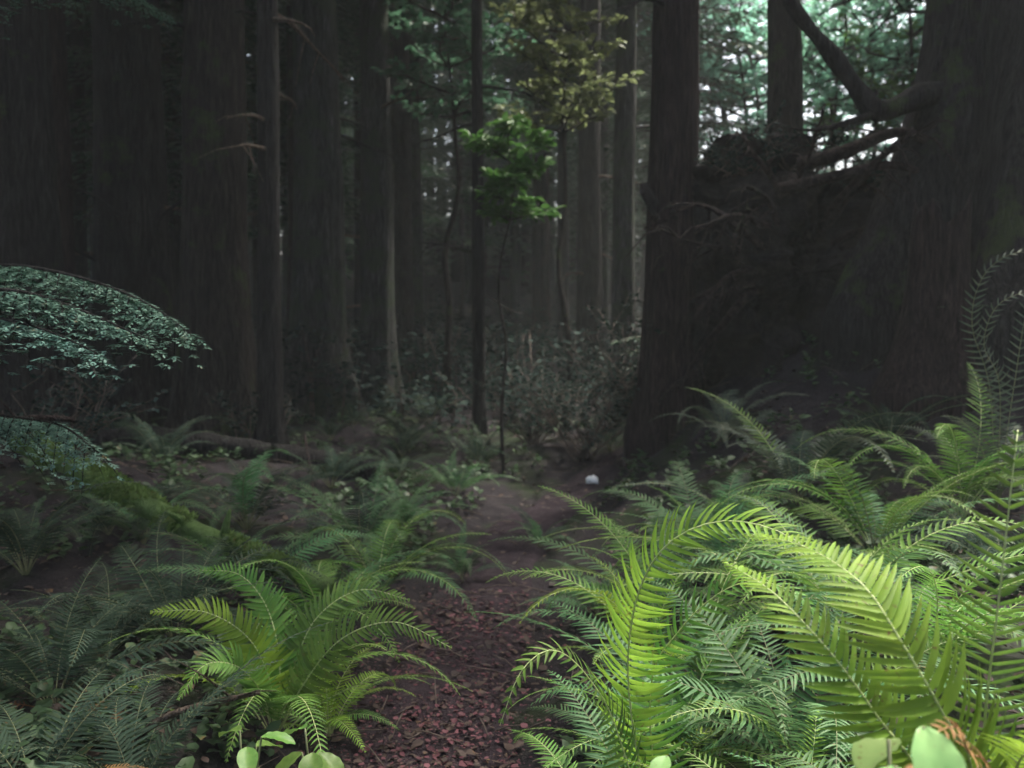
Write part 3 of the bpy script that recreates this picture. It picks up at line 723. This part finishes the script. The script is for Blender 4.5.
fern(655, 3.3, .68, 'fern_green', 'green fern drooping over the right edge of the path', 13, 1, ['fern_lime', 'fern_blue'], dead=2)
fern(705, 2.85, .72, 'fern_blue', 'bluish fern under the high arching lime frond', 14, 2, ['fern_green'], dead=2)
fern(850, 3.35, .92, 'fern_green', 'rounded green fern mound behind the arching lime fern', 15, 3, ['fern_blue'])
fern(800, 5.4, .95, 'fern_grey', 'grey green fern with long fronds in front of the root plate', 10, 4, ['fern_dim', 'fern_green'])
fern(965, 4.9, .9, 'fern_green', 'green fern below the splintered stump at the right border', 12, 6)
fern(930, 2.75, .72, 'fern_blue', 'dense bluish fern behind the upright frond of the corner fern', 13, 7, ['fern_green'], dead=2)
fern(1010, 3.9, .6, 'fern_dim', 'dark fern at the right border above the corner fern', 12, 17)
pf = fern(730, 5.25, .55, 'fern_blue', 'bluish fern with a pale frond pointing at the white stone', 9, 8, ['fern_grey'])
hero_frond(pf, [pf.location, at(724, 512, 5.2), at(695, 492, 5.1), at(655, 483, 5.0), at(612, 487, 4.9)], ((0, -.3, .95), (0, -.3, .95)), 36, .055, 'fern_grey', random.Random(4), 'pale frond reaching towards the stone')
fern(600, 4.7, .5, 'fern_blue', 'small bluish fern at the right path edge near the bend', 10, 9)
fern(665, 3.9, .72, 'fern_green', 'middle green fern on the right bank left of the rounded mound', 13, 10, ['fern_blue'])
fern(605, 2.5, .5, 'fern_lime', 'low lime fern leaning over the path at the bottom', 11, 11, ['fern_green'])
fern(745, 4.2, .68, 'fern_blue', 'bluish fern between the rounded mound and the middle green fern', 11, 16)
fern(760, 2.0, .5, 'fern_lime', 'short lime fern at the bottom border under the arching frond', 12, 26, ['fern_green'], x=.62)
fern(0, 1.75, .5, 'fern_blue', 'short pale fern at the bottom beside the corner fern', 10, 27, x=.62, dead=2)
xc, yc = gx(1000, 5.0), 5.0
hc = thing('sword_fern', (xc, yc, hz(xc, yc)), 'pale grey fern curling over at the right border under the huge trunk', 'fern', FERN)
C0 = Vector((xc, yc, hz(xc, yc))); rc = random.Random(8)
hero_frond(hc, [C0, at(990, 390, 5), at(972, 325, 4.95), at(984, 275, 4.9), at(1020, 252, 4.85), at(1065, 268, 4.8)], ((-.6, -.6, .3), (.2, -.6, .8)), 40, .10, 'fern_grey', rc, st='rachis_dim')
hero_frond(hc, [C0, at(1000, 390, 4.9), at(984, 345, 4.8), at(998, 305, 4.75), at(1035, 292, 4.7), at(1060, 310, 4.7)], ((-.6, -.6, .3), (.2, -.6, .8)), 36, .09, 'fern_grey', rc, st='rachis_dim')
hero_frond(hc, [C0, at(1015, 380, 5), at(1030, 300, 5), at(1060, 240, 5), at(1110, 225, 5)], ((-.6, -.6, .3), (.2, -.6, .8)), 36, .09, 'fern_grey', rc, st='rachis_dim')
for i in range(6): add_frond(hc, rc.choice(lib('fern_grey')), i * 1.05, rc.uniform(.7, .95), rc.uniform(-.2, .2))
lf = fern(268, 3.2, .72, 'fern_green', 'bright green fern spreading left and right of the left path edge', 8, 13, ['fern_green', 'fern_green', 'fern_lime'])
L0 = lf.location.copy(); rl = random.Random(12)
for ctrl, n0, tn in (
        ([L0, at(272, 690, 3.15), at(250, 640, 3.1), at(205, 612, 3.05), at(150, 612, 3.0)], (-.1, -.8, .6), 'fern_lime'),
        ([L0, at(265, 700, 3.1), at(240, 668, 3.0), at(205, 665, 2.9), at(178, 700, 2.8)], (-.3, -.7, .6), 'fern_green'),
        ([L0, at(300, 690, 3.1), at(340, 640, 3.05), at(395, 622, 3.0), at(452, 648, 2.95)], (.1, -.8, .6), 'fern_green'),
        ([L0, at(290, 680, 3.2), at(315, 620, 3.25), at(360, 590, 3.3), at(410, 600, 3.3)], (.1, -.8, .6), 'fern_green'),
        ([L0, at(280, 670, 3.2), at(268, 610, 3.3), at(240, 575, 3.35), at(200, 570, 3.4)], (-.1, -.8, .6), 'fern_green')):
    hero_frond(lf, ctrl, (n0, n0), 40, .115, tn, rl, 'broad soft frond', start=.2, pw=.21, rr=.004)
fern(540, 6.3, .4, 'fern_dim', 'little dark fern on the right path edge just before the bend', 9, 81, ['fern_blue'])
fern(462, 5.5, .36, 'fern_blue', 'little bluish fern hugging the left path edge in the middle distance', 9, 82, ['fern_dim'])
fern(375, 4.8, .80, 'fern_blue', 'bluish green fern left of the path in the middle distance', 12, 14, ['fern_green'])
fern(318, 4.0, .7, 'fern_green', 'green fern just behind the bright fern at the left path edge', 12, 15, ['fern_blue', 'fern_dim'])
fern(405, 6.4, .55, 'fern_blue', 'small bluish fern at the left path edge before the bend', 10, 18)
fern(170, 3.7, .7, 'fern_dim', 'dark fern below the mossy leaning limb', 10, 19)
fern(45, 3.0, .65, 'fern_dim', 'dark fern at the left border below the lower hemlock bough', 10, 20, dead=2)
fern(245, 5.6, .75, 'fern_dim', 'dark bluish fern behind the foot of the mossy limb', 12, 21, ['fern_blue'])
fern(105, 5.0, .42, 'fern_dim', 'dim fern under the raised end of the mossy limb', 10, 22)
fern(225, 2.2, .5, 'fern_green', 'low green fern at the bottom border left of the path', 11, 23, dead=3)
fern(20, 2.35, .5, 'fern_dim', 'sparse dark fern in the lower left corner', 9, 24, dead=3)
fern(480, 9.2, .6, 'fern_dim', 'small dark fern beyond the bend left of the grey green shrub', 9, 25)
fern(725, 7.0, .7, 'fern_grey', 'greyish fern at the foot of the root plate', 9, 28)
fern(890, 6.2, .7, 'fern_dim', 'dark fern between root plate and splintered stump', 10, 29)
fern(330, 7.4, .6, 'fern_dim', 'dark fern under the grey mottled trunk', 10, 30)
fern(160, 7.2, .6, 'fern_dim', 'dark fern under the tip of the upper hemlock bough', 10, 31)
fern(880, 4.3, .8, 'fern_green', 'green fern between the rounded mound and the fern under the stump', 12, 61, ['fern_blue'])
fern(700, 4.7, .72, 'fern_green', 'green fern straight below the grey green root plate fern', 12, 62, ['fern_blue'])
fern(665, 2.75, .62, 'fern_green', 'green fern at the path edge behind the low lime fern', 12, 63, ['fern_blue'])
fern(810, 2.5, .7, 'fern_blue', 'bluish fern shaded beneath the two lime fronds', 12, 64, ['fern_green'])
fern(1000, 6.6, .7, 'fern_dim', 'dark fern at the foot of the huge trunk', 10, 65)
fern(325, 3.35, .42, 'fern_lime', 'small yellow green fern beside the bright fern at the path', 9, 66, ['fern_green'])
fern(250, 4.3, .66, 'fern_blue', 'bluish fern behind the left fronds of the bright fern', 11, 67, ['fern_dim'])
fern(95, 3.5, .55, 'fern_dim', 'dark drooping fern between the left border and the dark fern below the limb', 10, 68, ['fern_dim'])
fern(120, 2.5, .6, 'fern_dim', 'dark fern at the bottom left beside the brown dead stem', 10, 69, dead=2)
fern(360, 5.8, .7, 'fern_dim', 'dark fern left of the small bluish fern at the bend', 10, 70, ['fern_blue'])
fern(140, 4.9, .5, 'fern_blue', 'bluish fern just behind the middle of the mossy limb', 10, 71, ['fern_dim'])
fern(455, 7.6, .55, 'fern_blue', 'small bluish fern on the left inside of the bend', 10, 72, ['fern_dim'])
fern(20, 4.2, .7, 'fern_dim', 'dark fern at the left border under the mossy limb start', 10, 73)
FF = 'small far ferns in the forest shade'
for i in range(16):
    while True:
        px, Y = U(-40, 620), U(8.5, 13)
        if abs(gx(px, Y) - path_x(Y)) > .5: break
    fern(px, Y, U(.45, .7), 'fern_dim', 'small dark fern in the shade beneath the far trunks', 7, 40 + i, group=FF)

# salal with broad leaves at the bottom
def salal(px, py, Y, label, n, seed, L, azs=None, mat='salal', dz=None):
    rnd = random.Random(seed); p = at(px, py, Y); z0 = hz(p.x, p.y)
    rt = thing('salal_plant', (p.x, p.y, z0), label, 'plant')
    H = p.z - z0
    for i in range(n):
        a = i * 2.4 + rnd.uniform(-.3, .3) if not azs else azs[i]
        q = Vector((math.cos(a), math.sin(a), 0)); top = Vector((0, 0, H)) * rnd.uniform(.86, 1.03) + q * rnd.uniform(.02, .05)
        mb = MB(); mb.tube(crom([(0, 0, -.02), tuple(q * .01 + Vector((0, 0, H * .5))), tuple(top)], 8), [.003] * 8, 5)
        link('stem', mb.mesh('stem', [M['rachis_dim']]), rt)
        v = []; f = []; d = (q + Vector((0, 0, rnd.uniform(-.1, .4) if dz is None else dz + rnd.uniform(-.2, .2)))).normalized(); s = d.cross(Vector((0, 0, 1))).normalized(); nn = s.cross(d)
        for k in range(25):
            t = k / 24; w = L * .34 * math.sin(math.pi * min(1, t * .97 + .02)) ** .7 * (1 - .25 * t)
            for e in np.linspace(-1, 1, 7):
                v.append(tuple(top + d * (L * t) - nn * (.22 * L * t * t) + s * (w * e) + nn * (w * .28 * abs(e) + .05 * L * t * math.sin(6 * t + i) * e + .012 * L * math.sin(26 * t - 9 * abs(e)))))
        f = [(k * 7 + e, k * 7 + e + 1, k * 7 + e + 8, k * 7 + e + 7) for k in range(24) for e in range(6)]
        mb = MB(); mb.add(v, f); link('leaf', mb.mesh('leaf', [M[mat]]), rt)
salal(908, 688, 1.12, 'pale broad leaved plant at the bottom border in front of the corner fern', 4, 3, .105, [-2.3, -1.5, -.7, 1.6], 'salal_pale', -.8)
salal(678, 745, 1.6, 'small pale yellow leaved plant at the bottom border left of the corner fern', 3, 6, .06, [-2.2, -.9, -1.6], 'salal_pale', -.4)
salal(314, 735, 2.5, 'bright broad leaved plant at the bottom border left of the path', 4, 4, .11, [-1.5, -.6, 2.4, -2.6], dz=-.45)
salal(245, 735, 2.4, 'green broad leaved plant beside the low fern at the bottom border', 4, 5, .09, dz=-.2)

# ------------------------------------------------------------------ fallen wood, stone
def limb(name, ctrl, r0, r1, mat, label, cat, seed, stubs=3):
    rnd = random.Random(seed); o = Vector(ctrl[0]); rt = thing(name, o, label, cat)
    P = crom([Vector(c) - o for c in ctrl], 30); mb = MB()
    mb.tube(P, [(r0 + (r1 - r0) * i / 29) * (1 + .4 * mn.noise(Vector((i * .45, seed, 0)))) for i in range(30)], 12)
    link('stem', mb.mesh('stem', [M[mat]]), rt)
    if mat == 'mossy':
        v = []; f = []
        for q in range(5200):
            t = rnd.uniform(0, 28.9); i = int(t); p = P[i].lerp(P[i + 1], t - i); ax = (P[i + 1] - P[i]).normalized(); rad = r0 + (r1 - r0) * t / 29
            a = ax.cross(Vector((0, 0, 1))).normalized(); b_ = a.cross(ax); an = rnd.gauss(math.pi / 2, 1.0)
            nd = a * math.cos(an) + b_ * math.sin(an); c = p + nd * rad * .95
            if mn.noise(c * 5 + o * 5) < -.12: continue
            d = (nd + Vector((rnd.uniform(-1, 1), rnd.uniform(-1, 1), rnd.uniform(-1, .6))) * .8).normalized(); sd_ = d.cross(ax + nd * .2).normalized(); k = len(v); L = rnd.uniform(.012, .045)
            v += [tuple(x) for x in quad_leaf(c, d, sd_, L, L * .22)]; f.append((k, k + 1, k + 2, k + 3))
        mb = MB(); mb.add(v, f); link('moss', mb.mesh('moss', [M['moss']]), rt)
    for i in range(stubs):
        p = P[rnd.randint(5, 26)]; d = Vector((rnd.uniform(-1, 1), rnd.uniform(-1, .3), rnd.uniform(.2, 1))).normalized(); L = rnd.uniform(.12, .3)
        mb = MB(); mb.tube([p, p + d * L * .5, p + d * L + Vector((0, 0, -.02))], [r0 * .35, r0 * .25, r0 * .1], 6); link('twig', mb.mesh('twig', [M[mat]]), rt)
g1 = at(330, 560, 4.9)
limb('fallen_limb', [at(20, 440, 5.0), at(80, 470, 4.75), at(150, 508, 4.5), at(215, 540, 4.3), at(330, 588, 4.1)], .07, .04, 'mossy', 'mossy fallen limb slanting down from the left towards the ferns', 'fallen limb', 2, 4)
limb('fallen_branch', [ground_at(305, 470) + Vector((0, 0, .3)), ground_at(312, 500) + Vector((0, 0, .18)), ground_at(318, 540) + Vector((0, 0, .02))],   .012, .006, 'bark_red', 'reddish dead stick leaning upright left of the bluish green fern', 'branch', 3, 2)
limb('fallen_branch', [at(-20, 425, 3.9), at(40, 418, 3.9), at(75, 420, 3.95)], .02, .012, 'root', 'reddish dead stick lying over the lower hemlock bough', 'branch', 4, 1)
limb('fallen_branch', [ground_at(120, 770) + Vector((0, 0, .05)), at(170, 715, 2.7), at(260, 692, 2.8)], .012, .008, 'deadwood', 'brown dead stem at the bottom between the low fern and the bright fern', 'branch', 5, 2)
limb('fallen_log', [(-4.9, 8.6, hz(-4.9, 8.6) + .12), (-3.2, 8.2, hz(-3.2, 8.2) + .14), (-1.2, 8.0, hz(-1.2, 8) + .1)], .14, .10, 'bark_dark', 'dark fallen log lying under the slim black trunk', 'log', 6, 4)
# white stone at the bend of the path
ps = ground_at(592, 484)
mb = MB(); v = []
for i in range(9):
    for j in range(16):
        th = math.pi * i / 8; a = 2 * math.pi * j / 16; n_ = Vector((math.sin(th) * math.cos(a), math.sin(th) * math.sin(a), math.cos(th)))
        v.append(tuple(Vector((n_.x * .062, n_.y * .05, n_.z * .046)) * (1 + .5 * mn.noise(n_ * 2.3 + Vector((4, 0, 0))))))
mb.add(v, [(i * 16 + j, i * 16 + (j + 1) % 16, (i + 1) * 16 + (j + 1) % 16, (i + 1) * 16 + j) for i in range(8) for j in range(16)])
o = link('stone', mb.mesh('stone', [M['stone']])); o.location = (ps.x, ps.y, ps.z + .03)
tag(o, 'small bright white stone at the far bend of the path', 'stone')

# ------------------------------------------------------------------ litter and ground herbs
rnd = random.Random(77); mb = MB(); v = []; f = []; ms_ = []
def put_leaf(x, y, s, m, lift=.012):
    z = hz(x, y) + lift + rnd.uniform(0, .02); a = rnd.uniform(0, 6.28); d = Vector((math.cos(a), math.sin(a), rnd.uniform(-.3, .4))).normalized()
    nn = Vector((rnd.uniform(-.5, .5), rnd.uniform(-.5, .5), 1)).normalized(); o = len(v)
    v.extend(tuple(q) for q in leaf_shape(Vector((x, y, z)), d, nn, s, s * rnd.uniform(.2, .4), rnd.uniform(-.3, .5))); f.extend(tuple(i + o for i in q) for q in LF); ms_.extend([m] * 6)
for i in range(9000):
    y = rnd.uniform(.8, 1) ** 1 * 0 + 1.2 + 11 * rnd.random() ** 1.5; x = rnd.uniform(-.75, .75) * y * 1.0
    put_leaf(x, y, rnd.uniform(.02, .06), 0)
for i in range(5200):
    y = 2.6 + 2.6 * rnd.random() ** 1.5; x = path_x(y) + rnd.gauss(0, .24)
    put_leaf(x, y, rnd.choice((.008, .011, .014, .02, .03)) * rnd.uniform(.7, 1.3), 1 if rnd.random() < .6 else 0, .01)
mb.add(v, f); mb.m = ms_
for i in range(900):
    y = 1.5 + 9 * rnd.random() ** 1.4; x = rnd.uniform(-.75, .75) * y; a = rnd.uniform(0, 6.28); L = rnd.uniform(.05, .28); z = hz(x, y) + .02
    x2, y2 = x + L * math.cos(a), y + L * math.sin(a)
    mb.tube([(x, y, z), ((x + x2) / 2, (y + y2) / 2, (z + hz(x2, y2) + .03) / 2 + .012), (x2, y2, hz(x2, y2) + .02 + rnd.uniform(0, .05))], [.0035, .003, .0015], 4, 2)
o = link('leaf_litter', mb.mesh('leaf_litter', [M['litter'], M['litter_red'], M['twig']])); o['kind'] = 'stuff'
v = []; f = []; mb = MB(); k = 0
while k < 2600:
    y = 2 + 10 * rnd.random() ** 1.2; x = rnd.uniform(-.75, .75) * y
    if abs(x - path_x(y)) < .5 or mn.noise(Vector((x * .9, y * .9, 1))) < -.1: continue
    k += 1; h0 = hz(x, y)
    for i in range(rnd.randint(4, 7)):
        a = rnd.uniform(0, 6.28); d = Vector((math.cos(a), math.sin(a), rnd.uniform(.1, .7))).normalized(); s = rnd.uniform(.03, .075); o_ = len(v)
        v.extend(tuple(q) for q in leaf_shape(Vector((x, y, h0 + rnd.uniform(.02, .12))), d, Vector((rnd.uniform(-.4, .4), rnd.uniform(-.4, .4), 1)).normalized(), s, s * .36)); f.extend(tuple(j + o_ for j in q) for q in LF)
mb.add(v, f); o = link('ground_cover', mb.mesh('ground_cover', [M['herb']])); o['kind'] = 'stuff'

rnd = random.Random(31); v = []; f = []; mb = MB()
for i in range(1100):
    y = 11.5 + 26 * rnd.random() ** 1.3; x = rnd.uniform(-.62, .62) * y
    if abs(x - path_x(min(y, 12))) < .5 and y < 12.5: continue
    h0 = hz(x, y); H = rnd.uniform(.25, 1.3)
    mb.tube([(x, y, h0 - .05), (x + rnd.uniform(-.1, .1), y, h0 + H * .6), (x + rnd.uniform(-.3, .3), y + rnd.uniform(-.2, .2), h0 + H)], [.012, .008, .004], 4, 1)
    for k in range(46):
        q = rnd.random() ** .6; a = rnd.uniform(0, 6.28); rr = rnd.uniform(0, .55) * (.4 + q * .6)
        d = Vector((math.cos(a), math.sin(a), rnd.uniform(-.4, .5))).normalized(); L = rnd.uniform(.06, .14); o_ = len(v)
        c = Vector((x + rr * math.cos(a + .5), y + rr * math.sin(a + .5), h0 + H * q))
        v.extend(tuple(p) for p in leaf_shape(c, d, Vector((rnd.uniform(-.5, .5), rnd.uniform(-.5, .5), 1)).normalized(), L, L * .33)); f.extend(tuple(j + o_ for j in t) for t in LF)
mb.add(v, f, 0); o = link('undergrowth', mb.mesh('undergrowth', [M['leaf_shrub'], M['twig']])); o['kind'] = 'stuff'

# thin haze added to lift the dark tones between the trunks
m = bpy.data.materials.new('tone_lifting_haze'); m.use_nodes = True; t = m.node_tree
t.nodes.remove(t.nodes['Principled BSDF']); pv = t.nodes.new('ShaderNodeVolumePrincipled')
pv.inputs['Color'].default_value = (.88, .93, .92, 1); pv.inputs['Density'].default_value = .0020; pv.inputs['Anisotropy'].default_value = 0
t.links.new(pv.outputs[0], t.nodes['Material Output'].inputs['Volume'])
mb = MB(); a, b, c_, d, e, f_ = -97, 97, -52, 122, -2.5, 36
mb.add([(a, c_, e), (b, c_, e), (b, d, e), (a, d, e), (a, c_, f_), (b, c_, f_), (b, d, f_), (a, d, f_)], [(0, 3, 2, 1), (4, 5, 6, 7), (0, 1, 5, 4), (1, 2, 6, 5), (2, 3, 7, 6), (3, 0, 4, 7)])
o = link('haze', mb.mesh('haze', [m], False)); o['kind'] = 'stuff'
S.cycles.volume_bounces = 1
